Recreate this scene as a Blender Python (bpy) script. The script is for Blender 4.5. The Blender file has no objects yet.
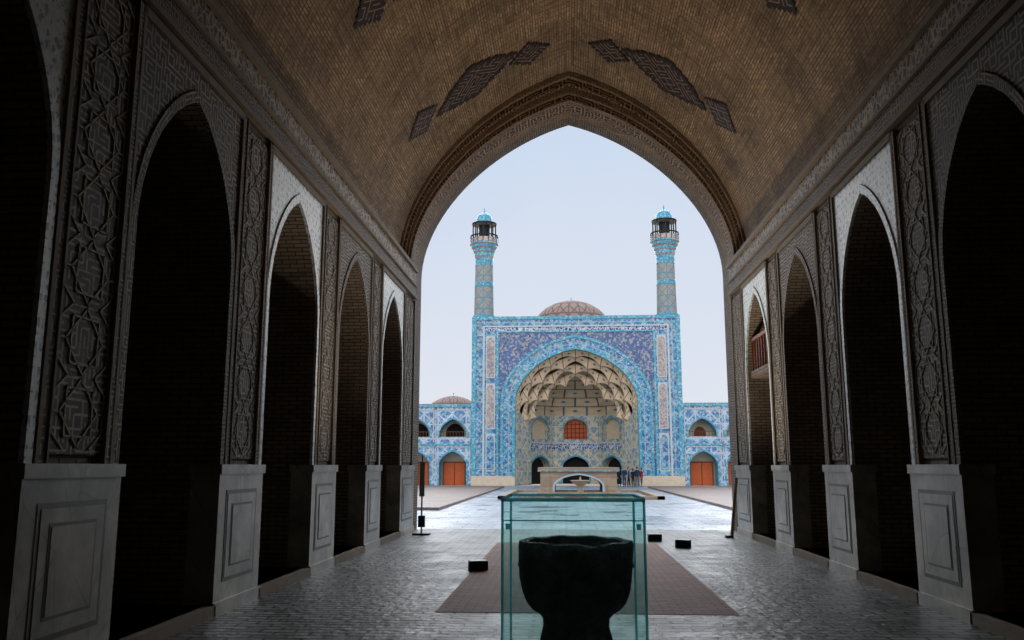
import bpy, math, random
from mathutils import Vector, Matrix
random.seed(7)
scene=bpy.context.scene
try:
    scene.view_settings.view_transform='Standard'
except Exception as e:
    print(e)

def lin(h):
    if isinstance(h,tuple):
        c=[x/255 for x in h]
    c=[(x/12.92 if x<=0.04045 else ((x+0.055)/1.055)**2.4) for x in c]
    return (c[0],c[1],c[2],1)

# ------------------------------------------------------------ node helper
class N:
    def __init__(s,name,rough=0.8,spec=0.3):
        s.m=bpy.data.materials.new(name); s.m.use_nodes=True
        s.t=s.m.node_tree; s.b=s.t.nodes['Principled BSDF']
        s.b.inputs['Roughness'].default_value=rough
        s.b.inputs['Specular IOR Level'].default_value=spec
        s._uv=None
    def new(s,typ,**k):
        n=s.t.nodes.new(typ)
        for a,b in k.items(): setattr(n,a,b)
        return n
    def put(s,sock,v):
        if isinstance(v,bpy.types.NodeSocket): s.t.links.new(v,sock)
        else: sock.default_value=v
    def uv(s):
        if s._uv is None:
            s._uv=s.new('ShaderNodeTexCoord').outputs['UV']
        return s._uv
    def obj(s): return s.new('ShaderNodeTexCoord').outputs['Object']
    def map(s,v,scale=(1,1,1),rot=0,loc=(0,0,0)):
        n=s.new('ShaderNodeMapping'); s.put(n.inputs[0],v)
        n.inputs['Scale'].default_value=scale; n.inputs['Rotation'].default_value=(0,0,rot); n.inputs['Location'].default_value=loc
        return n.outputs[0]
    def math(s,op,a,b=0.0,c=0.0):
        n=s.new('ShaderNodeMath',operation=op); s.put(n.inputs[0],a); s.put(n.inputs[1],b); s.put(n.inputs[2],c)
        return n.outputs[0]
    def mix(s,f,a,b,mode='MIX'):
        n=s.new('ShaderNodeMix',data_type='RGBA',blend_type=mode)
        s.put(n.inputs[0],f); s.put(n.inputs[6],a); s.put(n.inputs[7],b)
        return n.outputs[2]
    def noise(s,v,scale,detail=3,rough=.5):
        n=s.new('ShaderNodeTexNoise'); s.put(n.inputs['Vector'],v); n.inputs['Scale'].default_value=scale
        n.inputs['Detail'].default_value=detail; n.inputs['Roughness'].default_value=rough
        return n.outputs['Fac']
    def voro(s,v,scale,feature='F1',out='Distance',rnd=1.0):
        n=s.new('ShaderNodeTexVoronoi',feature=feature); s.put(n.inputs['Vector'],v); n.inputs['Scale'].default_value=scale
        n.inputs['Randomness'].default_value=rnd
        return n.outputs[out]
    def brick(s,v,c1,c2,cm,w,h,mortar=.01,bias=0):
        n=s.new('ShaderNodeTexBrick'); s.put(n.inputs['Vector'],v)
        s.put(n.inputs['Color1'],c1); s.put(n.inputs['Color2'],c2); s.put(n.inputs['Mortar'],cm)
        n.inputs['Scale'].default_value=1; n.inputs['Mortar Size'].default_value=mortar
        n.inputs['Mortar Smooth'].default_value=.2; n.inputs['Bias'].default_value=bias
        n.inputs['Brick Width'].default_value=w; n.inputs['Row Height'].default_value=h
        return n.outputs['Color'],n.outputs['Fac']
    def ramp(s,f,stops,interp='LINEAR'):
        n=s.new('ShaderNodeValToRGB'); s.put(n.inputs[0],f); cr=n.color_ramp; cr.interpolation=interp
        while len(cr.elements)<len(stops): cr.elements.new(.5)
        for e,(p,c) in zip(cr.elements,stops):
            e.position=p; e.color=c if len(c)==4 else (*c,1)
        return n.outputs[0]
    def truchet(s,v,scale,width=.16,rot=0.0):
        p=s.map(v,(scale,scale,1),rot)
        sp=s.new('ShaderNodeSeparateXYZ'); s.put(sp.inputs[0],p)
        fx=s.math('FRACT',sp.outputs[0]); fy=s.math('FRACT',sp.outputs[1])
        fl=s.new('ShaderNodeVectorMath',operation='FLOOR'); s.put(fl.inputs[0],p)
        wn=s.new('ShaderNodeTexWhiteNoise',noise_dimensions='2D'); s.put(wn.inputs['Vector'],fl.outputs[0])
        sel=s.math('GREATER_THAN',wn.outputs['Value'],.5)
        d1=s.math('ABSOLUTE',s.math('SUBTRACT',fx,fy))
        d2=s.math('ABSOLUTE',s.math('SUBTRACT',s.math('ADD',fx,fy),1.0))
        d=s.math('ADD',s.math('MULTIPLY',d1,sel),s.math('MULTIPLY',d2,s.math('SUBTRACT',1.0,sel)))
        return s.math('LESS_THAN',d,width)
    def lines(s,v,scale,width=.08):
        """grid + diagonals star lattice"""
        p=s.map(v,(scale,scale,1))
        sp=s.new('ShaderNodeSeparateXYZ'); s.put(sp.inputs[0],p)
        x,y=sp.outputs[0],sp.outputs[1]
        out=None
        for e,w in ((x,width),(y,width),(s.math('ADD',x,y),width*1.4),(s.math('SUBTRACT',x,y),width*1.4)):
            d=s.math('ABSOLUTE',s.math('SUBTRACT',s.math('FRACT',s.math('ADD',e,100.25)),.5))
            l=s.math('LESS_THAN',d,w)
            out=l if out is None else s.math('MAXIMUM',out,l)
        return out
    def col(s,c): s.put(s.b.inputs['Base Color'],c); return s
    def rough(s,c): s.put(s.b.inputs['Roughness'],c); return s
    def bump(s,h,strength=.5,dist=.02):
        n=s.new('ShaderNodeBump'); s.put(n.inputs['Height'],h); n.inputs['Strength'].default_value=strength
        n.inputs['Distance'].default_value=dist
        s.t.links.new(n.outputs[0],s.b.inputs['Normal']); return s

def M_brick(name,c1,c2,cm,w=.26,h=.075,mortar=.012,var=.4,rough=.85,bump=.5,dist=.01):
    a=N(name,rough); v=a.uv()
    c,f=a.brick(v,lin(c1),lin(c2),lin(cm),w,h,mortar)
    nz=a.noise(v,1.3,5,.6)
    k=a.ramp(nz,[(.25,(1-var,)*3),(.75,(1.1,)*3)])
    a.col(a.mix(1.0,c,k,'MULTIPLY')); a.bump(a.math('SUBTRACT',1.0,f),bump,dist); return a.m

def M_plain(name,c,rough=.7,var=.25,scale=3,bump=.15,metal=0,spec=.3):
    a=N(name,rough,spec); v=a.obj()
    nz=a.noise(v,scale,6,.6)
    k=a.ramp(nz,[(.25,(1-var,)*3),(.75,(1.08,)*3)])
    a.col(a.mix(1.0,lin(c),k,'MULTIPLY')); a.b.inputs['Metallic'].default_value=metal
    if bump: a.bump(nz,bump,.02)
    return a.m

def M_girih(name,bg,fg,scale=9,rot=0,width=.17,star=0,bump=.8,rough=.75,stw=.05):
    a=N(name,rough); v=a.uv()
    m=a.truchet(v,scale,width,rot)
    if star: m=a.math('MAXIMUM',m,a.lines(v,star,stw))
    nz=a.noise(v,2.0,5,.6)
    k=a.ramp(nz,[(.25,(.6,)*3),(.75,(1.15,)*3)])
    c=a.mix(m,lin(bg),lin(fg)); a.col(a.mix(1.0,c,k,'MULTIPLY')); a.bump(m,bump,.03); return a.m

def M_script(name,bg,fg,scale=5,bump=.6):
    a=N(name,.7); v=a.uv()
    p=a.map(v,(scale,scale*.8,1))
    nz=a.noise(p,1.2,2)
    e=a.voro(p,1.6,'DISTANCE_TO_EDGE')
    m=a.math('MAXIMUM',a.math('LESS_THAN',e,.09),a.math('LESS_THAN',a.math('ABSOLUTE',a.math('SUBTRACT',nz,.5)),.02))
    n2=a.noise(v,2,4)
    k=a.ramp(n2,[(.25,(.65,)*3),(.75,(1.1,)*3)])
    a.col(a.mix(1.0,a.mix(m,lin(bg),lin(fg)),k,'MULTIPLY')); a.bump(m,bump,.015); return a.m

def M_tile(name,stops,scale=3,line=None,lscale=1.2,lw=.05,rough=.35,soft=.25):
    """glazed mosaic: small cell colours + optional strapwork lines"""
    n=len(stops); mean=tuple(sum(s[i] for s in stops)/n for i in range(3))
    stops=[tuple(s[i]+(mean[i]-s[i])*soft for i in range(3)) for s in stops]
    a=N(name,rough,.5); v=a.uv()
    c=a.voro(v,scale*1.5,'F1','Color',.8)
    bw=a.new('ShaderNodeSeparateColor'); a.put(bw.inputs[0],c)
    col=a.ramp(bw.outputs[0],[(i/n,lin(x)) for i,x in enumerate(stops)],'CONSTANT')
    if line: col=a.mix(a.math('MULTIPLY',a.lines(v,lscale,lw),.75),col,lin(line))
    nz=a.noise(v,.7,4); k=a.ramp(nz,[(.3,(.85,)*3),(.7,(1.08,)*3)])
    a.col(a.mix(1.0,col,k,'MULTIPLY')); return a.m

# ------------------------------------------------------------ mesh helper
class MB:
    def __init__(s): s.v=[];s.f=[];s.uv=[];s.mi=[]
    def face(s,pts,uvs=None,m=0):
        i=len(s.v); s.v+= [tuple(p) for p in pts]; s.f.append(tuple(range(i,i+len(pts))))
        if uvs is None: uvs=[(p[0]+p[1]*.37,p[2]+p[1]*.2) for p in pts]
        s.uv+=[(float(a),float(b)) for a,b in uvs]; s.mi.append(m)
    def build(s,name,mats,parent=None,smooth=False):
        me=bpy.data.meshes.new(name); me.from_pydata(s.v,[],s.f)
        l=me.uv_layers.new(name='UVMap')
        fl=[c for u in s.uv for c in u]; l.data.foreach_set('uv',fl)
        for m in mats: me.materials.append(m)
        me.polygons.foreach_set('material_index',s.mi)
        if smooth: me.polygons.foreach_set('use_smooth',[True]*len(me.polygons))
        me.update()
        o=bpy.data.objects.new(name,me); scene.collection.objects.link(o)
        if parent: o.parent=parent
        return o
def empty(name,loc=(0,0,0)):
    e=bpy.data.objects.new(name,None); e.location=loc; e.empty_display_size=.2; scene.collection.objects.link(e); return e

def arch_f(t,k=.16): 
    t=min(1,abs(t)); return (1-k)*math.sqrt(max(0,1-t*t))+k*(1-t)
def prof(uc,hw,sp,ap,n=10,k=.16):
    out=[]
    for i in range(-n,n+1):
        t=math.sin(i/n*math.pi/2); out.append((uc+hw*t, sp+(ap-sp)*arch_f(t,k)))
    return out
def box(mb,T,u0,u1,v0,v1,d0,d1,m=0):
    P=lambda u,v,d:T(u,v,d)
    mb.face([P(u0,v0,d0),P(u1,v0,d0),P(u1,v1,d0),P(u0,v1,d0)],[(u0,v0),(u1,v0),(u1,v1),(u0,v1)],m)
    mb.face([P(u0,v0,d1),P(u1,v0,d1),P(u1,v1,d1),P(u0,v1,d1)],[(u0,v0),(u1,v0),(u1,v1),(u0,v1)],m)
    for u in (u0,u1): mb.face([P(u,v0,d0),P(u,v0,d1),P(u,v1,d1),P(u,v1,d0)],[(d0,v0),(d1,v0),(d1,v1),(d0,v1)],m)
    for v in (v0,v1): mb.face([P(u0,v,d0),P(u1,v,d0),P(u1,v,d1),P(u0,v,d1)],[(u0,d0),(u1,d0),(u1,d1),(u0,d1)],m)
def strip(mb,T,a,b,w,d0,d1,m=0):
    """raised strap between two points (u,v)"""
    dx,dy=b[0]-a[0],b[1]-a[1]; l=math.hypot(dx,dy); dx/=l; dy/=l
    TT=lambda u,v,d:T(a[0]+dx*u-dy*v,a[1]+dy*u+dx*v,d)
    box(mb,TT,-w/2,l+w/2,-w/2,w/2,d0,d1,m)
def arched(mb,T,u0,u1,v0,v1,ops,d0,d1,mf=0,ms=0,n=10,back=True,k=.16):
    def rect(a,b,c,e):
        if b-a<1e-4 or e-c<1e-4: return
        for d in ((d0,d1) if back else (d0,)):
            mb.face([T(a,c,d),T(b,c,d),T(b,e,d),T(a,e,d)],[(a,c),(b,c),(b,e),(a,e)],mf)
    cur=u0
    for (uc,hw,vb,sp,ap) in sorted(ops):
        rect(cur,uc-hw,v0,v1); cur=uc+hw
        rect(uc-hw,uc+hw,v0,vb)
        pr=prof(uc,hw,sp,ap,n,k)
        for (a,b) in zip(pr,pr[1:]):
            for d in ((d0,d1) if back else (d0,)):
                mb.face([T(a[0],a[1],d),T(b[0],b[1],d),T(b[0],v1,d),T(a[0],v1,d)],[a,b,(b[0],v1),(a[0],v1)],mf)
        full=[(uc-hw,vb)]+pr+[(uc+hw,vb)]
        if vb>v0+1e-4: full=full+[(uc-hw,vb)]
        L=0
        for a,b in zip(full,full[1:]):
            l=math.hypot(b[0]-a[0],b[1]-a[1])
            mb.face([T(a[0],a[1],d0),T(b[0],b[1],d0),T(b[0],b[1],d1),T(a[0],a[1],d1)],[(d0,L),(d0,L+l),(d1,L+l),(d1,L)],ms); L+=l
    rect(cur,u1,v0,v1)
    for u in (u0,u1): mb.face([T(u,v0,d0),T(u,v0,d1),T(u,v1,d1),T(u,v1,d0)],[(d0,v0),(d1,v0),(d1,v1),(d0,v1)],mf)
    mb.face([T(u0,v1,d0),T(u1,v1,d0),T(u1,v1,d1),T(u0,v1,d1)],[(u0,d0),(u1,d0),(u1,d1),(u0,d1)],mf)
def band(mb,T,uc,o1,o2,vb,d0,d1,m=0,n=14,k=.16):
    """raised archivolt with legs; o=(hw,spring,apex) inner, outer"""
    A=[(uc-o1[0],vb)]+prof(uc,*o1,n,k)+[(uc+o1[0],vb)]
    B=[(uc-o2[0],vb)]+prof(uc,*o2,n,k)+[(uc+o2[0],vb)]
    L=0
    for i in range(len(A)-1):
        a,b,c,e=A[i],A[i+1],B[i+1],B[i]
        l=math.hypot(c[0]-e[0],c[1]-e[1]); w=o2[0]-o1[0]
        mb.face([T(*a,d0),T(*b,d0),T(*c,d0),T(*e,d0)],[(0,L),(0,L+l),(w,L+l),(w,L)],m)
        mb.face([T(*a,d0),T(*b,d0),T(*b,d1),T(*a,d1)],[(0,L),(0,L+l),(.1,L+l),(.1,L)],m)
        mb.face([T(*e,d0),T(*c,d0),T(*c,d1),T(*e,d1)],[(0,L),(0,L+l),(.1,L+l),(.1,L)],m)
        L+=l
def archfill(mb,T,uc,hw,vb,sp,ap,d,m=0,n=10,k=.16):
    pr=prof(uc,hw,sp,ap,n,k)
    for a,b in zip(pr,pr[1:]):
        mb.face([T(a[0],vb,d),T(b[0],vb,d),T(b[0],b[1],d),T(a[0],a[1],d)],[(a[0],vb),(b[0],vb),b,a],m)
def lathe(mb,c,pr,n=32,mats=None,r0=1.0):
    cx,cy=c
    for i in range(len(pr)-1):
        (ra,za),(rb,zb)=pr[i],pr[i+1]
        m=mats[i] if mats else 0
        for j in range(n):
            a,b=2*math.pi*j/n,2*math.pi*(j+1)/n
            P=lambda r,t,z:(cx+r*math.cos(t),cy+r*math.sin(t),z)
            mb.face([P(ra,a,za),P(ra,b,za),P(rb,b,zb),P(rb,a,zb)],[(a*r0,za),(b*r0,za),(b*r0,zb),(a*r0,zb)],m)

# ------------------------------------------------------------ materials
m_wall=M_brick('wall_brick',(136,122,106),(112,99,85),(70,62,54),.26,.075)
a=N('vault_brick',.85); v=a.uv()
c,f=a.brick(a.map(v,rot=math.pi/2),lin((186,156,120)),lin((146,119,88)),lin((98,78,58)),.24,.07,.012)
c2,f2=a.brick(v,lin((176,146,110)),lin((132,107,79)),lin((94,76,56)),.24,.07,.012)
blk=a.new('ShaderNodeTexChecker'); a.put(blk.inputs[0],a.map(v,(1,1,1),math.pi/4)); blk.inputs['Scale'].default_value=1.15
c=a.mix(a.math('MULTIPLY',blk.outputs['Fac'],.55),c,c2)
ck=a.truchet(v,3.2,.10,math.pi/4)
c=a.mix(a.math('MULTIPLY',ck,.5),c,lin((82,64,48)))
k=a.ramp(a.noise(v,.55,7,.7),[(.3,(.38,)*3),(.55,(.9,)*3),(.75,(1.15,)*3)])
a.col(a.mix(1.0,c,k,'MULTIPLY')); a.bump(a.math('SUBTRACT',1.0,f),.5,.012); m_vault=a.m
m_orn_d=M_girih('vault_ornament_tile',(44,35,32),(146,118,92),6,0,.12)
m_orn_b=M_plain('vault_ornament_border',(40,31,28),.8)
m_pier=M_girih('pier_carved_strapwork',(62,56,51),(166,153,138),11,math.pi/4,.19,star=0,bump=1.0)
m_strap=M_plain('carved_star_strap',(150,138,123),.75,.3)
m_strip=M_girih('carved_kufic_border',(70,62,55),(160,146,130),15,math.pi/4,.2)
m_ribstrip=M_girih('rib_carved_border',(66,52,42),(168,138,104),7,math.pi/4,.2)
m_paleband=M_tile('pale_mosaic_border',[(176,186,186),(84,110,124),(186,188,180),(70,98,116),(160,168,164)],14,(196,200,196),5,.08,.5,.1)
m_frieze=M_script('inscription_frieze',(66,58,51),(168,152,132),5)
m_mould=M_plain('stone_moulding',(126,113,98),.8,.3)
a=N('plinth_marble',.35,.5); v=a.obj()
nz=a.noise(v,1.6,8,.65); w=a.voro(a.map(v,(1,1,.5)),2.2,'DISTANCE_TO_EDGE')
vein=a.math('LESS_THAN',a.math('ADD',w,a.math('MULTIPLY',nz,.06)),.04)
c=a.ramp(nz,[(.3,lin((92,92,86))),(.5,lin((130,128,118))),(.7,lin((170,164,150)))])
a.col(a.mix(a.math('MULTIPLY',vein,.5),c,lin((68,66,62)))); a.bump(nz,.1,.01); m_plinth=a.m
m_groove=M_plain('plinth_groove_dark',(86,84,78),.5,.3)  # darker tone for the nearly flush groove lines of the plinth panels
m_dark=M_plain('painted_recess_shade',(30,28,27),.9)  # near-black colour painting the shade inside portal and arcade openings
# hall floor paving
a=N('hall_paving',.5,.35); v=a.uv()
c,f=a.brick(v,lin((146,150,148)),lin((102,106,106)),lin((36,37,39)),.40,.16,.022)
nz=a.noise(v,1.1,7,.7); k=a.ramp(nz,[(.3,(.5,)*3),(.7,(1.2,)*3)])
a.col(a.mix(1.0,c,k,'MULTIPLY')); a.rough(a.ramp(nz,[(.3,(.3,)*3),(.7,(.65,)*3)]))
a.bump(a.math('ADD',a.math('MULTIPLY',f,-1.0),a.math('MULTIPLY',a.noise(v,7,4),1.4)),1.0,.025); m_floor=a.m
m_carpet=M_brick('terracotta_paving',(154,106,90),(124,86,74),(72,56,50),.24,.12,.012,.35,.75,.5)
# courtyard
a=N('courtyard_wet_stone',.3,.5); v=a.uv()
c,f=a.brick(v,lin((172,180,190)),lin((140,150,162)),lin((84,90,100)),.9,.45,.035)
nz=a.noise(v,.35,6,.65); k=a.ramp(nz,[(.3,(.6,)*3),(.65,(1.15,)*3)])
a.col(a.mix(1.0,c,k,'MULTIPLY')); a.rough(a.ramp(a.noise(v,.5,4),[(.35,(.2,)*3),(.65,(.6,)*3)]))
a.bump(a.noise(v,3,3),.5,.04); m_court=a.m
m_plat=M_brick('platform_stone',(150,126,112),(126,106,96),(90,80,74),.9,.5,.02,.3,.5,.2)
m_cream=M_brick('cream_limestone',(186,160,134),(168,144,120),(128,110,92),1.2,.55,.012,.3,.6,.2)
# portal tiles
T_blue=M_tile('cobalt_mosaic',[(36,82,146),(66,144,182),(56,90,150),(184,196,204),(44,102,166),(160,148,128),(80,168,192)],3.2,(150,192,204),.8,.03)
T_turq=M_tile('turquoise_mosaic',[(66,160,182),(88,178,192),(50,130,170),(176,202,206),(58,148,180)],5)
T_span=M_tile('floral_spandrel_mosaic',[(44,74,130),(78,100,150),(60,90,148),(190,172,146),(110,130,160),(48,86,142),(160,160,170)],4)
T_arc=M_tile('arcade_mosaic',[(110,160,190),(62,114,172),(190,202,208),(84,144,182),(140,176,198),(54,102,162)],3.5,(205,212,216),.75,.05)
T_tan=M_tile('tan_panel_mosaic',[(190,168,148),(158,142,142),(204,186,166),(120,126,150)],5)
T_line=M_plain('white_tile_line',(190,198,202),.4,.1)
T_deep=M_tile('deep_recess_mosaic',[(150,164,164),(212,194,164),(96,144,172),(218,194,158),(114,158,178)],3,(224,210,184),.9,.04)
T_sc=M_script('thuluth_inscription_tile',(40,80,150),(214,220,222),2.2,0)
def muq(name,base,edge,dot):
    a=N(name,.75); v=a.uv()
    sp=a.new('ShaderNodeSeparateXYZ'); a.put(sp.inputs[0],v)
    fx=a.math('FRACT',sp.outputs[0]); e=a.math('ABSOLUTE',a.math('SUBTRACT',fx,.5))
    ed=a.math('GREATER_THAN',e,.46); fy=a.math('FRACT',sp.outputs[1]); ed2=a.math('GREATER_THAN',fy,.92)
    star=a.math('LESS_THAN',a.math('ADD',e,a.math('ABSOLUTE',a.math('SUBTRACT',fy,.45))),.14)
    c=a.mix(a.math('MAXIMUM',ed,ed2),lin(base),lin(edge))
    c=a.mix(star,c,lin(dot))
    k=a.ramp(a.noise(v,2.5,4),[(.3,(.82,)*3),(.7,(1.1,)*3)]); a.col(a.mix(1.0,c,k,'MULTIPLY')); return a.m
m_muq=muq('muqarnas_plaster',(242,214,176),(150,130,116),(104,122,152))
m_muq2=muq('inner_muqarnas_plaster',(212,192,162),(104,102,104),(76,116,150))
m_orange=M_plain('orange_wood_door',(206,96,48),.55,.2)
m_wood=M_plain('brown_wood',(120,66,38),.6,.3)
m_nichepl=M_plain('niche_plaster',(214,194,168),.8,.15)
m_roof=M_plain('mud_roof',(150,132,112),.9)
a=N('dome_brick',.8); v=a.uv()
c=a.mix(a.lines(v,.7,.05),lin((156,134,124)),lin((112,94,88))); a.col(c); m_dome=a.m
a=N('minaret_brick',.6); v=a.uv()
c=a.mix(a.truchet(v,2.4,.10),lin((168,154,140)),lin((112,142,156)))
c=a.mix(a.lines(v,.9,.04),c,lin((92,142,162))); a.col(c); m_min=a.m
m_steel=M_plain('brushed_steel',(120,128,134),.35,.1,metal=.8)
m_black=M_plain('black_metal',(22,22,24),.5)

XL,XR=-4.35,4.74; XC=.195; HW=4.545; Y0=-8.0; YE=24.6
OAP=12.28; VAP=13.0; VHW=HW+.27; AK=.27
# ------------------------------------------------------------ hall side walls
OH=1.22; TH=1.5; SP=4.25; AP=6.06; SK=.27
def side_wall(name,T,right):
    off=.33 if right else .25
    centers=[20.72+off-3.9*k for k in range(7)]
    mb=MB()
    mats=[m_wall,m_plinth,m_pier,m_strip,m_paleband,m_frieze,m_mould,m_wood,m_orange,m_groove,m_strap]
    ops=[(c,OH,0.14,SP,AP) for c in centers]
    arched(mb,T,Y0,YE,0,7.4,ops,0,TH,0,0,10,True,SK)
    edges=[]
    for i,c in enumerate(centers):
        u0=c+OH; u1=(centers[i-1]-OH) if i>0 else 24.1
        edges.append((u0,u1))
    for (u0,u1) in edges:
        box(mb,T,u0-.03,u1+.03,0,1.70,-.07,.30,1)
        box(mb,T,u0-.05,u1+.05,1.70,1.82,-.10,.32,1)
        box(mb,T,u0-.05,u1+.05,0,.16,-.10,.32,1)
        a0,a1,b0,b1=u0+.20,u1-.20,.38,1.50
        box(mb,T,a0,a1,b0,b1,-.076,-.07,9)
        box(mb,T,a0+.05,a1-.05,b0+.05,b1-.05,-.082,-.07,1)
        box(mb,T,a0+.17,a1-.17,b0+.17,b1-.17,-.086,-.07,9)
        box(mb,T,a0+.20,a1-.20,b0+.20,b1-.20,-.092,-.07,1)
        box(mb,T,u0+.30,u1-.30,1.9,6.4,-.03,0,2)
        for q in (u0+.14,u1-.26): box(mb,T,q,q+.12,1.82,6.5,-.055,0,3)
        for q in (u0+.27,u1-.295): box(mb,T,q,q+.025,1.82,6.5,-.07,0,6)
        # fine carved eight-point stars with connecting straps (real relief)
        uc=(u0+u1)/2; wd=(u1-u0)/2-.34
        n_=7; dv=4.44/n_; R=dv*.47
        for s_ in range(n_):
            vc=1.95+dv*(s_+.5)
            for ph in (0,math.pi/4):
                P=[(uc+R*math.cos(ph+j*math.pi/2),vc+R*math.sin(ph+j*math.pi/2)) for j in range(4)]
                for j in range(4): strip(mb,T,P[j],P[(j+1)%4],.020,-.042,-.03,10)
            for sx in (-1,1):
                strip(mb,T,(uc+sx*R,vc),(uc+sx*wd,vc),.020,-.041,-.03,10)
                strip(mb,T,(uc+sx*wd,vc-dv*.28),(uc+sx*R*.71,vc-dv*.5),.018,-.041,-.03,10)
                strip(mb,T,(uc+sx*wd,vc+dv*.28),(uc+sx*R*.71,vc+dv*.5),.018,-.041,-.03,10)
                strip(mb,T,(uc+sx*wd,vc-dv*.28),(uc+sx*wd,vc+dv*.28),.018,-.041,-.03,10)
    for i,c in enumerate(centers):
        pale = (i%2==0)
        m=4 if pale else 3
        band(mb,T,c,(OH,SP,AP),(OH+.11,SP,AP+.15),1.82,-.05,0,m,10,SK)
        arched(mb,T,c-1.38,c+1.38,SP,6.42,[(c,OH+.11,SP,SP,AP+.15)],-.03,0,m if pale else 2,m,10,False,SK)
        box(mb,T,c-1.38,c+1.38,6.42,6.52,-.06,0,6)
        for q in (-1.40,1.35): box(mb,T,c+q,c+q+.05,1.82,6.5,-.06,0,6)
        box(mb,T,c-OH,c+OH,0,.14,-.10,TH,6)
    box(mb,T,Y0,24.0,6.56,6.64,-.10,0,6)
    box(mb,T,Y0,24.0,6.64,6.92,-.04,0,3)
    box(mb,T,Y0,24.0,6.92,6.97,-.09,0,6)
    box(mb,T,Y0,24.0,6.97,7.34,-.05,0,5)
    box(mb,T,Y0,24.0,7.34,7.44,-.12,.35,6)
    if right:
        c=centers[0]
        arched(mb,T,c-OH,c+OH,.14,AP,[(c,.95,.14,2.9,3.8)],.55,.8,0,0,10,True,SK)
        box(mb,T,c-1.15,c+1.15,4.02,4.2,.05,.56,0)
        for g in range(9): box(mb,T,c-1.12+g*.27,c-1.08+g*.27,4.2,4.95,.08,.12,7)
        box(mb,T,c-1.15,c+1.15,4.95,5.03,.05,.14,7)
        archfill(mb,T,c,.95,4.2,5.1,5.85,.54,0)
        for q in (-.9,-.45,0,.45,.9): box(mb,T,c+q-.04,c+q+.04,4.2,5.55,.44,.53,7)
        for h in (4.9,5.3): box(mb,T,c-.9,c+.9,h,h+.06,.44,.53,7)
    o=mb.build(name,mats)
    ab=MB()
    arched(ab,T,Y0,YE,0,6.6,[],4.6,4.8,0,0)
    box(ab,T,Y0,YE,6.6,6.8,TH,4.8,0)
    box(ab,T,Y0,YE,-.05,.14,TH,4.8,0)
    for y in (Y0,YE-.2): box(ab,T,y,y+.2,0,6.6,TH,4.8,0)
    for c in centers[:-1]:
        box(ab,T,c-1.95-.4,c-1.95+.4,0,6.6,3.6,4.6,0)
    ab.build('aisle',[m_wall],o)
side_wall('wall_left',lambda u,v,d:(XL-d,u,v),False)
side_wall('wall_right',lambda u,v,d:(XR+d,u,v),True)

# vault
VP=prof(XC,VHW,7.4,VAP,40,AK)
cum=[0]
for a_,b_ in zip(VP,VP[1:]): cum.append(cum[-1]+math.hypot(b_[0]-a_[0],b_[1]-a_[1]))
VT=cum[-1]
def vpt(s,y,off=0.0):
    s=max(0,min(VT-1e-6,s))
    for i in range(len(cum)-1):
        if cum[i+1]>=s: break
    a_,b_=VP[i],VP[i+1]; f_=(s-cum[i])/(cum[i+1]-cum[i])
    x=a_[0]+(b_[0]-a_[0])*f_; z=a_[1]+(b_[1]-a_[1])*f_
    dx,dz=b_[0]-a_[0],b_[1]-a_[1]; l=math.hypot(dx,dz)
    return (x+dz/l*off, y, z-dx/l*off)
mb=MB()
YV=22.9
for i in range(len(VP)-1):
    mb.face([(VP[i][0],Y0,VP[i][1]),(VP[i+1][0],Y0,VP[i+1][1]),(VP[i+1][0],YV,VP[i+1][1]),(VP[i][0],YV,VP[i][1])],
            [(cum[i],Y0),(cum[i+1],Y0),(cum[i+1],YV),(cum[i],YV)],0)
steps=4
def PS(s): 
    f_=s/steps
    return (VHW+(HW-VHW)*f_, 7.4, VAP+(OAP-VAP)*f_)
yy=22.9
for s in range(steps):
    A=prof(XC,*PS(s),24,AK); B=prof(XC,*PS(s+1),24,AK)
    L=0; y1=yy+.14
    if s==steps-1: y1=YE
    mm=1 if s%2==1 else 2
    for i in range(len(A)-1):
        l=math.hypot(B[i+1][0]-B[i][0],B[i+1][1]-B[i][1])
        mb.face([(A[i][0],yy,A[i][1]),(A[i+1][0],yy,A[i+1][1]),(B[i+1][0],yy,B[i+1][1]),(B[i][0],yy,B[i][1])],
                [(L,0),(L+l,0),(L+l,.25),(L,.25)],mm)
        if s==steps-1:
            seg=[(yy,yy+.25,2),(yy+.25,yy+.75,1),(yy+.75,y1,2)]
        else: seg=[(yy,y1,mm)]
        for (ya,yb,m_) in seg:
            mb.face([(B[i][0],ya,B[i][1]),(B[i+1][0],ya,B[i+1][1]),(B[i+1][0],yb,B[i+1][1]),(B[i][0],yb,B[i][1])],
                [(L,ya),(L+l,ya),(L+l,yb),(L,yb)],m_)
        L+=l
    yy+=.14
ceil=mb.build('ceiling',[m_vault,m_ribstrip,M_brick('rib_brick',(162,134,104),(130,105,80),(74,60,48),.2,.08)])
def lozenge(mb,s0,y0,A,B,cs=.11,p=1.0):
    na=int(A/cs)+1; nb=int(B/cs)+1
    for i in range(-na,na+1):
        for j in range(-nb,nb+1):
            q=abs(i*cs/A)**p+abs(j*cs/B)**p
            if q<=1.0:
                m=1 if q>.80 else 0
                s,y=s0+i*cs,y0+j*cs; h=cs/2
                uv=[(s-h,y-h),(s+h,y-h),(s+h,y+h),(s-h,y+h)]
                mb.face([vpt(a_,b_,.03) for a_,b_ in uv],uv,m)
mb=MB()
for y in (20.5,14.9,9.3,3.7,-1.9):
    for sg in (-1,1):
        mid=VT/2
        lozenge(mb,mid+sg*1.15,y+.45,.56,.56)
        lozenge(mb,mid+sg*2.85,y+.05,1.35,.85,.11,1.15)
        lozenge(mb,mid+sg*4.65,y-.45,.56,.56)
mb.build('brick_lozenges',[m_orn_d,m_orn_b],ceil)

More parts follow.
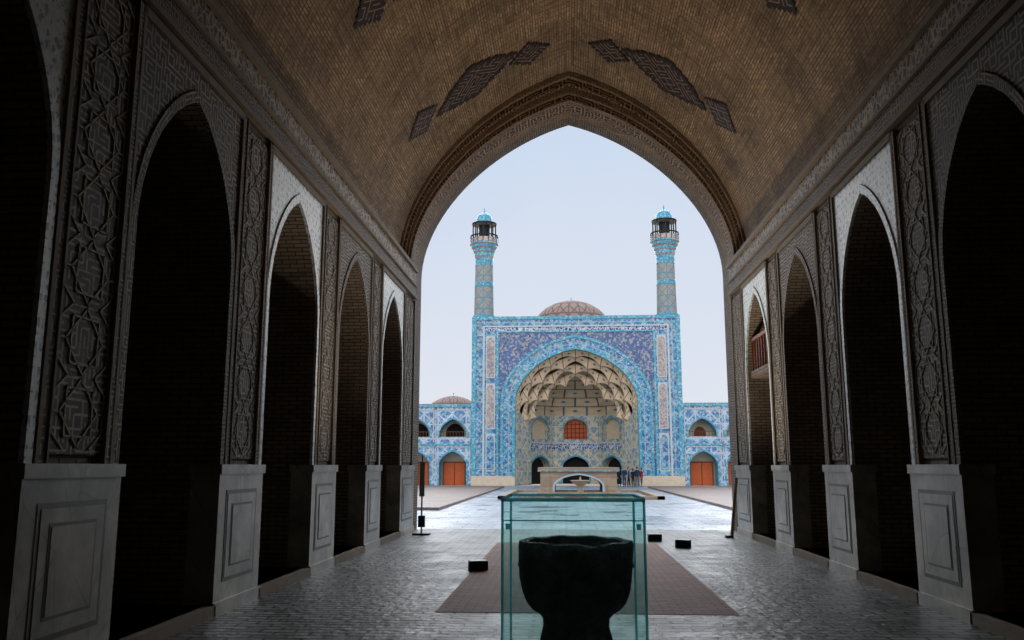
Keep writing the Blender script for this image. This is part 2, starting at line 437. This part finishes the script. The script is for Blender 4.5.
mb=MB(); T=lambda u,v,d:(u,YE-.02+d,v)
arched(mb,T,-12,12.4,0,17,[(XC,HW,0,7.4,OAP)],0,.6,0,1,24,True,AK)
mb.build('wall_front',[T_blue,m_wall])
mb=MB(); T=lambda u,v,d:(u,Y0-d,v)
box(mb,T,-9.5,9.8,0,14,0,.4,0)
mb.build('wall_back',[m_wall])
def plane(name,x0,x1,y0,y1,z,mats,th=.1):
    mb=MB(); T=lambda u,v,d:(u,v,z-d)
    box(mb,T,x0,x1,y0,y1,0,th,0); return mb.build(name,mats)
plane('floor',-9,9.3,Y0,25.2,0,[m_floor],.2)
plane('floor_brick_inlay',-1.65,2.1,11.0,20.8,.006,[m_carpet],.02)
plane('ground_courtyard',-45,46,25.2,81,-.02,[m_court],.2)
plane('courtyard_terrace',-33,-5.3,36,74,.10,[m_plat],.12)
plane('courtyard_terrace',6.9,34,36,74,.10,[m_plat],.12)
plane('ground_outer',-300,300,-100,600,-.25,[m_roof],.2)

# ------------------------------------------------------------ south portal
XS=1.02; YS=80.0
S=lambda u,v,d:(XS+u,YS+d,v)
portal=empty('portal_iwan',(0,0,0))
mb=MB()
PM=[T_blue,T_turq,T_span,T_tan,T_line,T_sc,T_deep,m_roof,m_nichepl]
FH=9.85
arched(mb,S,-FH,FH,0,15.9,[(0,5.75,0,7.5,12.7)],0,.6,2,1,16)
box(mb,S,-FH,-6.9,0,15.9,.6,3.4,7); box(mb,S,6.9,FH,0,15.9,.6,3.4,7)
def fr(hw0,hw1,top0,top1,d,m):
    box(mb,S,-hw1,-hw0,0.9,top1,-d,0,m); box(mb,S,hw0,hw1,0.9,top1,-d,0,m); box(mb,S,-hw0,hw0,top0,top1,-d,0,m)
fr(9.45,FH,15.6,15.9,.14,1)
fr(8.80,9.45,15.0,15.6,.06,0)
fr(8.62,8.80,14.87,15.0,.12,4)
fr(7.30,7.50,14.35,14.5,.10,1)
box(mb,S,-8.62,8.62,14.5,14.87,-.05,0,5)
for sg in (-1,1):
    def bx(a,b,*r): box(mb,S,min(a,b),max(a,b),*r)
    bx(sg*7.5,sg*8.62,.9,14.5,-.03,0,0)
    for (b0,b1,m) in ((10.0,14.0,3),(5.2,9.5,3),(1.3,4.8,0)):
        bx(sg*7.62,sg*8.5,b0,b1,-.07,0,4)
        c=sg*8.06
        archfill(mb,S,c,.34,b0+.12,b1-.55,b1-.12,-.09,m,6)
    bx(sg*5.75,sg*FH,0,.9,-.2,0,8)
band(mb,S,0,(5.75,7.5,12.7),(6.0,7.55,12.95),.9,-.30,0,1,20)
band(mb,S,0,(6.0,7.55,12.95),(6.85,7.7,13.8),.9,-.12,0,0,20)
band(mb,S,0,(6.85,7.7,13.8),(7.1,7.75,14.05),.9,-.2,0,1,20)
mb.build('facade',PM,portal)
mb=MB()
K=4; d_in=3.6
def mp(k,a,lob,off):
    f_=k/K
    hw=5.75+(4.15-5.75)*f_; sp=7.5+(4.7-7.5)*f_; ap=12.7+(9.75-12.7)*f_
    th=(a-.5)*math.pi; t=math.sin(th)
    u,v=hw*t, sp+(ap-sp)*arch_f(t,.16+.12*f_)
    nx,nz=math.sin(th),math.cos(th)
    o=off+lob
    return u+nx*o, v+nz*o
NC=7
for k in range(K):
    nn=NC*12
    sh=.5 if k%2==0 else 0
    for i in range(nn):
        a0,a1=i/nn,(i+1)/nn
        W=4
        for w in range(W):
            def pt(a_,wf):
                lob=(abs(math.sin((a_*NC+sh)*math.pi))**.75)*(.45+.12*k)*wf
                p0=mp(k,a_,0,.30*(k>0)); p1=mp(k+1,a_,lob,0)
                r=wf**1.6
                u=p0[0]+(p1[0]-p0[0])*r; v_=p0[1]+(p1[1]-p0[1])*r
                return S(u,v_,.5+(d_in-.5)*(k+wf**.7)/K)
            w0,w1=w/W,(w+1)/W
            q=2
            mb.face([pt(a0,w0),pt(a1,w0),pt(a1,w1),pt(a0,w1)],[((a0*NC+sh)*q,w0),((a1*NC+sh)*q,w0),((a1*NC+sh)*q,w1),((a0*NC+sh)*q,w1)],0)
for sg in (-1,1):
    mb.face([S(sg*5.75,0,.5),S(sg*4.4,0,d_in),S(sg*4.4,5.3,d_in),S(sg*5.75,7.5,.5)],[(0,0),(3.3,0),(3.3,5.6),(0,7.5)],1)
    for hgt in (2.9,4.9):
        mb.face([S(sg*5.6,hgt,.7),S(sg*4.5,hgt,d_in-.1),S(sg*4.5,hgt+.3,d_in-.1),S(sg*5.6,hgt+.3,.7)],[(0,0),(3,0),(3,.3),(0,.3)],2)
plan=[(-4.9,3.5),(-4.9,5.6),(-2.3,8.6),(2.3,8.6),(4.9,5.6),(4.9,3.5)]
pc=[0]
for p,q in zip(plan,plan[1:]): pc.append(pc[-1]+math.hypot(q[0]-p[0],q[1]-p[1]))
def pl(a_):
    s=a_*pc[-1]
    for i in range(len(pc)-1):
        if pc[i+1]>=s-1e-9: break
    f_=(s-pc[i])/(pc[i+1]-pc[i]); p,q=plan[i],plan[i+1]
    return p[0]+(q[0]-p[0])*f_,p[1]+(q[1]-p[1])*f_
K2=5; NC2=7
for k in range(K2):
    sh=.5 if k%2 else 0; nn=NC2*8
    for i in range(nn):
        for w in range(3):
            def pt(a_,wf):
                z0=6.9+4.3*(k/K2)**.9; z1=6.9+4.3*((k+1)/K2)**.9
                s0=math.sqrt(max(0,1-(k/K2)**2)); s1=math.sqrt(max(0.0,1-((k+1)/K2)**2))
                lob=(abs(math.sin((a_*NC2+sh)*math.pi))**.7)*.09*wf
                sc=s0+(s1-s0)*wf**1.7+lob+(.04 if k else 0)*(1-wf)
                x,d=pl(a_); return S(x*sc,z0+(z1-z0)*wf**.8,3.5+(d-3.5)*sc)
            a0,a1=i/nn,(i+1)/nn; w0,w1=w/3,(w+1)/3
            mb.face([pt(a0,w0),pt(a1,w0),pt(a1,w1),pt(a0,w1)],[(a0*NC2+sh,w0),(a1*NC2+sh,w0),(a1*NC2+sh,w1),(a0*NC2+sh,w1)],8)
for i in range(len(plan)-1):
    p,q=plan[i],plan[i+1]; l=math.hypot(q[0]-p[0],q[1]-p[1]); ex,ey=(q[0]-p[0])/l,(q[1]-p[1])/l
    def TT(u,v,d,p=p,ex=ex,ey=ey): return S(p[0]+ex*u-ey*d, v, p[1]+ey*u+ex*d)
    c=l/2; h1=min(1.35,l/2-.35)
    arched(mb,TT,0,l,0,4.1,[(c,h1,0,1.7,2.75)],0,.8,1,1,8)
    band(mb,TT,c,(h1,1.7,2.75),(h1+.15,1.7,2.92),0,-.05,0,9,8)
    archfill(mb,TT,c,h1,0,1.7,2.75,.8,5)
    arched(mb,TT,0,l,4.1,6.95,[(c,h1*.9,4.5,5.7,6.6)],0,.5,1,1,8)
    band(mb,TT,c,(h1*.9,5.7,6.6),(h1*.9+.13,5.7,6.75),4.5,-.05,0,9,8)
    archfill(mb,TT,c,h1*.9,4.5,5.7,6.6,.5,3 if i==2 else 4)
    box(mb,TT,0,l,3.45,4.05,-.05,0,2)
    box(mb,TT,0,l,4.05,4.15,-.1,0,6)
    if i==2:
        for g in range(-2,3): box(mb,TT,c+g*.42-.04,c+g*.42+.04,4.5,6.3,.42,.5,7)
        for g in range(4): box(mb,TT,c-1.1,c+1.1,4.7+g*.45,4.76+g*.45,.42,.5,7)
mb.build('muqarnas_niche',[m_muq,T_deep,T_sc,m_orange,m_nichepl,m_dark,T_line,m_wood,m_muq2,T_turq],portal)
mb=MB()
box(mb,S,-FH,FH,13.0,15.9,.6,3.6,0)
box(mb,S,-7.5,7.5,0,13.0,9.8,10.2,0); box(mb,S,-7.5,7.5,11.5,13.0,3.6,10.2,0)
for sg in (-7.5,7.3): box(mb,S,sg,sg+.2,0,13.0,3.4,10.2,0)
mb.build('roof_mass',[m_roof],portal)
def minaret(cx):
    mb=MB(); c=(cx,YS+2.0)
    pr=[(1.10,15.9),(1.10,16.3),(.97,16.35),(.92,19.2),(.94,19.25),(.94,19.6),(.90,19.65),(.87,21.3),
        (.90,21.32),(.90,22.1),(.98,22.3),(1.0,22.6),(1.10,22.75),(1.14,23.0),(1.28,23.15),(1.32,23.4),(1.44,23.5),(1.44,23.62),(1.38,23.62),(1.38,23.64),
        (.55,23.64),(.55,25.5),(1.22,25.55),(1.25,25.7),(1.1,25.75),(.85,25.82),(.80,26.15),(.66,26.5),(.36,26.75),(.1,26.9),(.05,27.3),(0,27.35)]
    mt=[1,1,0,0,1,1,0,0,1,2,1,2,1,2,1,2,1,2,1,1,3,2,3,3,2,1,1,1,1,1,1]
    lathe(mb,c,pr,28,mt)
    n=16
    for j in range(n):
        a_=2*math.pi*j/n
        for (r,z0,z1,t,m) in ((1.36,23.62,24.35,.035,3),(1.12,23.62,25.6,.06,3) if j%2==0 else (1.36,23.62,24.35,.03,3),):
            x,y=c[0]+r*math.cos(a_),c[1]+r*math.sin(a_)
            box(mb,lambda u,v,d,x=x,y=y:(x+u,y+d,v),-t,t,z0,z1,-t,t,m)
    lathe(mb,c,[(1.40,24.3),(1.40,24.42),(1.32,24.42),(1.32,24.3),(1.40,24.3)],28,[3]*4)
    lathe(mb,c,[(1.38,23.66),(1.38,24.1),(1.34,24.1)],28,[2,2])
    return mb.build('minaret',[m_min,T_turq,T_tan,m_black],None)
minaret(XS-8.92); minaret(XS+8.92)
def dome(cx,cy,R,zb,h,mat,n=40):
    mb=MB(); pr=[]
    for i in range(17):
        t=i/16*math.pi/2
        pr.append((R*math.cos(t)*(1+.06*math.sin(2*t)), zb+h*(math.sin(t)*.92+.08*i/16)))
    pr=[(R*1.02,zb-3),(R*1.02,zb)]+pr+[(.06,pr[-1][1]+.3),(0,pr[-1][1]+.35)]
    lathe(mb,(cx,cy),pr,n,None,R)
    return mb.build('dome',[mat],None,True)
dome(XS-.2,99,4.4,17.3,3.75,m_dome)
dome(-13.2,100,3.6,6.6,3.4,m_dome)

# ------------------------------------------------------------ arcades
def arcade(T,u0,nb,sgn,pitch=3.45,lit=False):
    mb=MB(); mats=[T_arc,T_turq,m_nichepl,m_orange,m_dark,T_line,T_blue,m_wood,m_roof]
    us=[u0+sgn*(pitch*(i+.5)) for i in range(nb)]
    a0,a1=min(u0,u0+sgn*pitch*nb),max(u0,u0+sgn*pitch*nb)
    arched(mb,T,a0,a1,0,3.75,[(c,1.28,0,1.9,3.15) for c in us],0,1.6,0,1,8,True,.25)
    arched(mb,T,a0,a1,3.75,7.5,[(c,1.28,4.45,4.75,6.15) for c in us],0,1.6,0,1,8,True,.25)
    box(mb,T,a0,a1,0,7.5,1.6,1.8,2)
    box(mb,T,a0,a1,7.3,7.55,-.12,0,1); box(mb,T,a0,a1,3.68,3.86,-.08,0,1); box(mb,T,a0,a1,7.5,7.6,0,5,8)
    for c in us:
        band(mb,T,c,(1.28,1.9,3.15),(1.42,1.9,3.3),0,-.08,0,1,8,.25)
        band(mb,T,c,(1.28,4.75,6.15),(1.42,4.75,6.3),4.45,-.08,0,1,8,.25)
        for (b0,b1) in ((.6,3.6),(4.0,7.1)):
            for q in (-1.66,1.58): box(mb,T,c+q,c+q+.08,b0,b1,-.06,0,5)
            box(mb,T,c-1.66,c+1.66,b1-.08,b1,-.06,0,5)
        box(mb,T,c-1.05,c+1.05,0,2.15,1.35,1.6,3)
        for q in (-1.05,0,1.0): box(mb,T,c+q-.02,c+q+.05,0,2.2,1.3,1.35,7)
        box(mb,T,c-1.1,c+1.1,2.12,2.22,1.3,1.4,7)
        if not lit: archfill(mb,T,c,.9,4.45,4.9,5.85,1.58,4,6)  # interior shade of the upper bay painted as a dark sheet
        else: archfill(mb,T,c,.55,4.45,4.9,5.5,1.58,7,6)
        box(mb,T,c-1.28,c+1.28,4.45,4.5,.1,.2,5)
        box(mb,T,c-1.28,c+1.28,4.95,5.0,.1,.15,7)
        for g in range(9): box(mb,T,c-1.2+g*.3,c-1.17+g*.3,4.5,4.95,.1,.14,7)
    return mb.build('courtyard_arcade',mats)
arcade(S,-FH-.01,8,-1); arcade(S,FH+.01,8,1,lit=True)
arcade(lambda u,v,d:(-38-d,u,v),27,15,1)
arcade(lambda u,v,d:(40+d,u,v),27,15,1)

# ------------------------------------------------------------ court fountain pavilion
F=empty('fountain_pavilion')
mb=MB(); T=lambda u,v,d:(.78+u,54.5+d,v)
OPF=[(0,1.5,.2,.55,1.25)]
arched(mb,T,-2.4,2.4,0,1.5,OPF,0,.35,0,0,8)
arched(mb,T,-2.4,2.4,0,1.5,OPF,4.4,4.75,0,0,8)
band(mb,T,0,(1.5,.55,1.25),(1.62,.55,1.36),.2,-.05,0,2,8)
box(mb,T,-2.4,-2.05,0,1.5,.35,4.4,0); box(mb,T,2.05,2.4,0,1.5,.35,4.4,0)
box(mb,T,-2.55,2.55,1.5,1.72,-.15,4.9,0)
box(mb,T,-2.56,2.56,1.46,1.52,-.17,4.92,1)
box(mb,T,-2.6,2.6,0,.18,-.2,4.95,0)
box(mb,T,-2.0,2.0,.0,.2,.4,4.3,1)
for q in (-2.25,1.75): box(mb,T,q,q+.5,.3,1.3,-.04,0,0)
mb.build('stone_body',[m_cream,T_turq,T_line],F)
mb=MB()
lathe(mb,(.85,52.2),[(.5,0),(.5,.15),(.2,.22),(.15,.6),(.45,.8),(.62,.95),(.55,.96),(.1,.85),(.05,1.15),(0,1.18)],24)
mb.build('bowl',[m_cream],F,True)
mb=MB(); T=lambda u,v,d:(u,v,d)
for (x0,x1,y0,y1) in ((-3.8,5.4,48,48.4),(-3.8,5.4,61,61.4),(-3.8,-3.4,48,61.4),(5.0,5.4,48,61.4)):
    box(mb,T,x0,x1,y0,y1,-.03,.16,0)
mb.build('pool_curb',[m_cream],F)

# ------------------------------------------------------------ glass display case
a=N('case_glass',.05); t=a.t; t.nodes.remove(a.b)
out=[n for n in t.nodes if n.type=='OUTPUT_MATERIAL'][0]
tr=a.new('ShaderNodeBsdfTransparent'); tr.inputs[0].default_value=(.76,.91,.895,1)
gl=a.new('ShaderNodeBsdfGlossy'); gl.inputs['Roughness'].default_value=.03; gl.inputs['Color'].default_value=(.9,1,1,1)
df=a.new('ShaderNodeBsdfDiffuse'); df.inputs[0].default_value=(.45,.68,.68,1)
tl=a.new('ShaderNodeBsdfTranslucent'); tl.inputs[0].default_value=(.42,.70,.70,1)
dm=a.new('ShaderNodeMixShader'); t.links.new(df.outputs[0],dm.inputs[1]); t.links.new(tl.outputs[0],dm.inputs[2])
fr_=a.new('ShaderNodeFresnel'); fr_.inputs[0].default_value=1.45
sm=a.ramp(a.noise(a.obj(),3.5,5,.65),[(.35,(.03,)*3),(.75,(.15,)*3)])
m1=a.new('ShaderNodeMixShader'); t.links.new(sm,m1.inputs[0]); t.links.new(tr.outputs[0],m1.inputs[1]); t.links.new(dm.outputs[0],m1.inputs[2])
m2=a.new('ShaderNodeMixShader'); t.links.new(fr_.outputs[0],m2.inputs[0]); t.links.new(m1.outputs[0],m2.inputs[1]); t.links.new(gl.outputs[0],m2.inputs[2])
t.links.new(m2.outputs[0],out.inputs[0]); m_glass=a.m
a=N('glass_edge',.1); t=a.t; out=[n for n in t.nodes if n.type=='OUTPUT_MATERIAL'][0]
a.col(lin((150,220,222))); tr=a.new('ShaderNodeBsdfTransparent'); tr.inputs[0].default_value=(.45,.85,.86,1)
m1=a.new('ShaderNodeMixShader'); m1.inputs[0].default_value=.35; t.links.new(tr.outputs[0],m1.inputs[1]); t.links.new(a.b.outputs[0],m1.inputs[2])
tl=a.new('ShaderNodeBsdfTranslucent'); tl.inputs[0].default_value=(.35,.85,.88,1)
m2=a.new('ShaderNodeMixShader'); m2.inputs[0].default_value=.4; t.links.new(m1.outputs[0],m2.inputs[1]); t.links.new(tl.outputs[0],m2.inputs[2])
t.links.new(m2.outputs[0],out.inputs[0]); m_gedge=a.m
case=empty('glass_display_case',(.035,5.12,0))
cw,cd=.385,.37
def loc(mb,name,mats,par,smooth=False): return mb.build(name,mats,par,smooth)
I=lambda u,v,d:(u,d,v)
def pane(mb,pts): mb.face(pts,None,0)
mb=MB(); zt=1.616
for sy in (-cd,cd): pane(mb,[(-cw,sy,.45),(cw,sy,.45),(cw,sy,zt),(-cw,sy,zt)])
for sx in (-cw,cw): pane(mb,[(sx,-cd,.45),(sx,cd,.45),(sx,cd,zt),(sx,-cd,zt)])
pane(mb,[(-cw,-cd,zt+.004),(cw,-cd,zt+.004),(cw,cd,zt+.004),(-cw,cd,zt+.004)])
loc(mb,'glass_panes',[m_glass],case)
mb=MB(); e=.007
for sx in (-1,1):
    for sy in (-1,1):
        box(mb,I,sx*cw-e,sx*cw+e,.45,1.62,sy*cd-e,sy*cd+e)
for sy in (-1,1): box(mb,I,-cw,cw,1.608,1.628,sy*cd-e,sy*cd+e)
for sx in (-1,1): box(mb,I,sx*cw-e,sx*cw+e,1.608,1.628,-cd,cd)
box(mb,I,-cw,cw,1.505,1.511,-cd-.003,-cd+.003)
for sx in (-1,1):
    for z in (.7,1.46): box(mb,I,sx*(cw-.03)-.012,sx*(cw-.03)+.012,z,z+.03,-cd-.006,-cd+.02)
loc(mb,'glass_edges',[m_gedge],case)
mb=MB(); box(mb,I,-cw-.04,cw+.04,0,.40,-cd-.04,cd+.04); box(mb,I,-cw-.06,cw+.06,.40,.45,-cd-.06,cd+.06)
loc(mb,'base_plinth',[m_plinth],case)
a=N('dark_carved_stone',.6,.35); v=a.obj()
nz=a.noise(v,9,10,.75); c=a.ramp(nz,[(.38,lin((80,84,86))),(.66,lin((186,188,184)))]); a.col(c); a.bump(a.math('ADD',nz,a.math('MULTIPLY',a.voro(v,26),.5)),1.0,.05); m_basin=a.m
bas=empty('stone_basin',(.05,5.12,0))
mb=MB()
pr=[(.0,.452),(.30,.452),(.30,.62),(.25,.72),(.205,.82),(.185,.90),(.19,.94),(.21,.965),(.25,.99),(.282,1.03),(.304,1.09),(.318,1.16),(.325,1.25),(.328,1.35),(.322,1.372),(.295,1.378),(.27,1.37),(.25,1.30),(.21,1.20),(.12,1.14),(0,1.12)]
lathe(mb,(0,0),pr,48)
o=mb.build('bowl',[m_basin],bas,True)
for vv in o.data.vertices:
    ang=math.atan2(vv.co.y,vv.co.x); r=math.hypot(vv.co.x,vv.co.y)
    if r>.01:
        k_=1+.02*math.cos(4*ang)+.008*math.sin(7*ang+vv.co.z*20)
        vv.co.x*=k_; vv.co.y*=k_
    if vv.co.z>1.3: vv.co.z-= .012*math.exp(-((ang+1.2)/.25)**2)+.003*math.sin(9*ang)
mb=MB(); lathe(mb,(0,0),[(.322,1.225),(.338,1.23),(.338,1.245),(.322,1.25)],48); mb.build('carved_band',[m_basin],bas,True)

# ------------------------------------------------------------ small things
def spot(x,y,r,watt=0,tgt=None):
    e_=empty('floor_or_fill_spotlight',(x,y,0)); e_.rotation_euler=(0,0,r)
    mb=MB(); box(mb,I,-.16,.16,.02,.17,-.09,.09); box(mb,I,-.14,.14,.172,.176,-.07,.07,1)
    for q in (-.17,.16): box(mb,I,q,q+.012,0,.12,-.03,.03)
    box(mb,I,-.17,.17,0,.012,-.05,.05)
    mb.build('lamp_housing',[m_black,m_steel],e_)
    if watt:
        l=bpy.data.lights.new('lamp','SPOT'); l.energy=watt; l.color=(1,.86,.70); l.spot_size=math.radians(125); l.spot_blend=1; l.shadow_soft_size=.12
        lo=bpy.data.objects.new('lamp',l); scene.collection.objects.link(lo); lo.parent=e_; lo.location=(0,0,.32)
        lo.rotation_euler=(math.radians(180),0,0)
spot(-1.55,15.3,.3,640); spot(2.6,19.8,-.4,680); spot(2.13,21.4,.1,480)
spot(-1.7,-3.0,0,200); spot(2.0,-3.0,0,200)  # rear pair added out of view behind the camera as fill light
e_=empty('sign_stand',(-3.85,23.0,0)); mb=MB()
box(mb,I,-.02,.02,.03,2.1,-.02,.02,0); box(mb,I,-.22,.22,0,.05,-.16,.16,1); box(mb,I,-.07,.07,1.0,1.9,-.035,-.02,0); box(mb,I,-.09,.09,.2,.5,-.05,.05,1)
mb.build('post',[m_steel,m_black],e_)
e_=empty('leaning_pole',(4.2,22.6,0)); mb=MB()
TB=lambda u,v,d:(u+v*.12,d,v)
box(mb,TB,-.04,.04,0,1.5,-.02,.02,0); box(mb,TB,-.16,.0,0,.06,-.12,.12,1)
mb.build('pole',[m_cream,m_black],e_)

# ------------------------------------------------------------ people
m_skin=M_plain('skin',(196,150,122),.6,.1,bump=0); m_hair=M_plain('hair',(28,22,20),.6,.1,bump=0)
def cloth(n,c): return M_plain('cloth_'+n,c,.85,.15,8)
cl={'black':cloth('black',(26,26,30)),'navy':cloth('navy',(34,44,78)),'blue':cloth('blue',(50,84,150)),'red':cloth('red',(140,40,44)),'grey':cloth('grey',(96,98,104)),'jeans':cloth('jeans',(50,62,88))}
def skin_mesh(vs,es,rs,root,sub=1):
    me=bpy.data.meshes.new('t'); me.from_pydata(vs,es,[]); o=bpy.data.objects.new('t',me); scene.collection.objects.link(o)
    md=o.modifiers.new('s','SKIN'); md.use_smooth_shade=True
    for i,r in enumerate(rs): me.skin_vertices[0].data[i].radius=r if isinstance(r,tuple) else (r,r)
    me.skin_vertices[0].data[root].use_root=True
    o.modifiers.new('b','SUBSURF').levels=sub; o.modifiers['b'].render_levels=sub
    dg=bpy.context.evaluated_depsgraph_get(); dg.update()
    r=bpy.data.meshes.new_from_object(o.evaluated_get(dg)); bpy.data.objects.remove(o)
    return r
def person(x,y,rot,top,bot,h=1.7,stride=.08,scarf=None,bend=0.0,z=0.0):
    vs=[(0,0,.95),(0,0,1.12),(0,.01,1.32),(0,0,1.46),(0,-.01,1.56)]; es=[(0,1),(1,2),(2,3),(3,4)]; rs=[(.15,.11),(.13,.10),(.16,.11),(.06,.06),(.055,.055)]
    for sg in (-1,1):
        i=len(vs); s_=stride*sg
        vs+=[(sg*.18,0,1.39),(sg*.23,.01,1.13),(sg*.22,-.10-bend*.3,.92+bend*.3),(sg*.215,-.14-bend*.35,.85+bend*.32)]
        rs+=[.065,.047,.033,(.03,.02)]; es+=[(2,i),(i,i+1),(i+1,i+2),(i+2,i+3)]
        j=len(vs)
        vs+=[(sg*.095,0,.86),(sg*.10,-s_*.6,.48),(sg*.10,-s_+.02,.09),(sg*.11,-s_-.13,.035)]
        rs+=[.095,.062,.045,(.042,.033)]; es+=[(0,j),(j,j+1),(j+1,j+2),(j+2,j+3)]
    body=skin_mesh(vs,es,rs,0,1)
    meshes=[(body,'body')]
    for sg in (-1,1):
        hx,hy,hz=sg*.215,-.14-bend*.35,.85+bend*.32
        for q,ln in ((-.024,.06),(-.008,.072),(.008,.068),(.024,.052)):
            m=skin_mesh([(hx,hy+q,hz),(hx,hy+q-.005,hz-.045),(hx-sg*.012,hy+q-.008,hz-.045-ln*.7),(hx-sg*.03,hy+q-.008,hz-.045-ln)],[(0,1),(1,2),(2,3)],[.009]*3+[.007],0,1)
            meshes.append((m,'skin'))
        m=skin_mesh([(hx,hy-.015,hz+.01),(hx-sg*.012,hy-.045,hz-.02),(hx-sg*.018,hy-.05,hz-.055)],[(0,1),(1,2)],[.011,.01,.008],0,1); meshes.append((m,'skin'))
    mats=[cl[top],cl[bot],m_skin,m_hair,cl[scarf] if scarf else m_hair,m_black]
    mb=MB()
    for m,kind in meshes:
        for p in m.polygons:
            pts=[m.vertices[i].co.copy() for i in p.vertices]; c=sum(pts,Vector())/len(pts)
            if kind=='skin': mi=2
            elif c.z>1.47: mi=2
            elif c.z<.075: mi=5
            elif abs(c.x)>.17 and c.z<.93+bend*.3 and c.y<-.04: mi=2
            elif c.z<.93: mi=1
            else: mi=0
            mb.face(pts,None,mi)
    def ell(cx,cy,cz,rx,ry,rz,mi,n=14,zmin=-1,cond=None):
        for i in range(n):
            for j in range(n):
                def P(i,j):
                    t=math.pi*i/n; f=2*math.pi*j/n
                    k2=1-.22*max(0,-math.cos(t))
                    return Vector((cx+rx*k2*math.sin(t)*math.cos(f),cy+ry*math.sin(t)*math.sin(f),cz+rz*math.cos(t)))
                pts=[P(i,j),P(i+1,j),P(i+1,j+1),P(i,j+1)]; c=sum(pts,Vector())/4
                if cond is None or cond(c): mb.face(pts,None,mi)
    ell(0,-.015,1.635,.075,.095,.115,2)
    if scarf: ell(0,.0,1.635,.09,.11,.13,4,14,-1,lambda c:c.y>-.055 or c.z>1.70 or c.z<1.54)
    else: ell(0,.002,1.65,.082,.1,.112,3,14,-1,lambda c:(c.y>-.01 and c.z>1.58) or c.z>1.70)
    ell(0,-.115,1.625,.012,.016,.022,2,6)
    for sg in (-1,1):
        ell(sg*.028,-.102,1.645,.011,.008,.007,3,6)
        if not scarf: ell(sg*.078,0,1.63,.01,.02,.028,2,6)
    ell(0,-.102,1.582,.02,.006,.006,4 if not scarf else 2,6)
    s_=h/1.75
    o=mb.build('person',mats,None,True)
    o.scale=(s_,s_,s_); o.location=(x,y,z); o.rotation_euler=(0,0,rot)
    return o
pp=[(4.7,77.2,.4,'black','black',1.62,'black',0),(5.15,76.8,-.6,'navy','jeans',1.75,None,.3),(5.55,77.3,1.4,'blue','black',1.72,None,0),
    (5.9,76.9,2.6,'black','black',1.60,'navy',0),(6.3,77.4,3.3,'navy','grey',1.76,None,.2),(6.65,77.0,-1.2,'red','jeans',1.66,'black',0),(4.1,77.9,.9,'grey','black',1.74,None,0)]
for (x,y,r,tp,bt,h,sc,bd) in pp: person(x,y,r,tp,bt,h,random.uniform(.0,.14),sc,bd,z=-.02)

# ------------------------------------------------------------ light
w=bpy.data.worlds.new('World'); scene.world=w; w.use_nodes=True; t=w.node_tree
bg=t.nodes['Background']; tc=t.nodes.new('ShaderNodeTexCoord'); sp=t.nodes.new('ShaderNodeSeparateXYZ'); t.links.new(tc.outputs['Generated'],sp.inputs[0])
nz=t.nodes.new('ShaderNodeTexNoise'); nz.inputs['Scale'].default_value=2.5; nz.inputs['Detail'].default_value=4; t.links.new(tc.outputs['Generated'],nz.inputs['Vector'])
ad=t.nodes.new('ShaderNodeMath'); ad.operation='MULTIPLY_ADD'; t.links.new(nz.outputs['Fac'],ad.inputs[0]); ad.inputs[1].default_value=.3; t.links.new(sp.outputs[2],ad.inputs[2])
cr=t.nodes.new('ShaderNodeValToRGB'); t.links.new(ad.outputs[0],cr.inputs[0])
cr.color_ramp.elements[0].position=.12; cr.color_ramp.elements[0].color=lin((230,232,240))
cr.color_ramp.elements[1].position=.58; cr.color_ramp.elements[1].color=lin((200,217,240))
t.links.new(cr.outputs[0],bg.inputs[0]); bg.inputs[1].default_value=1.0
def sun(name,e,ang,rx,ry,col):
    sd=bpy.data.lights.new(name,'SUN'); sd.energy=e; sd.angle=math.radians(ang); sd.color=col
    so=bpy.data.objects.new(name,sd); scene.collection.objects.link(so); so.rotation_euler=(math.radians(rx),math.radians(ry),0)
sun('sun_soft_north',1.8,80,60,-6,(1,.98,.95))
sun('fill_sun_south',3.6,70,-60,0,(.97,.98,1.0))  # extra soft sun added to push light into the hall

# ------------------------------------------------------------ camera
cd_=bpy.data.cameras.new('camera'); cam=bpy.data.objects.new('camera',cd_); scene.collection.objects.link(cam)
cd_.sensor_width=36; cd_.lens=36*850/1024; cam.location=(0,0,1.8)
cam.rotation_euler=(math.radians(90+9.75),0,math.radians(3.58)); cd_.clip_end=2000
scene.camera=cam
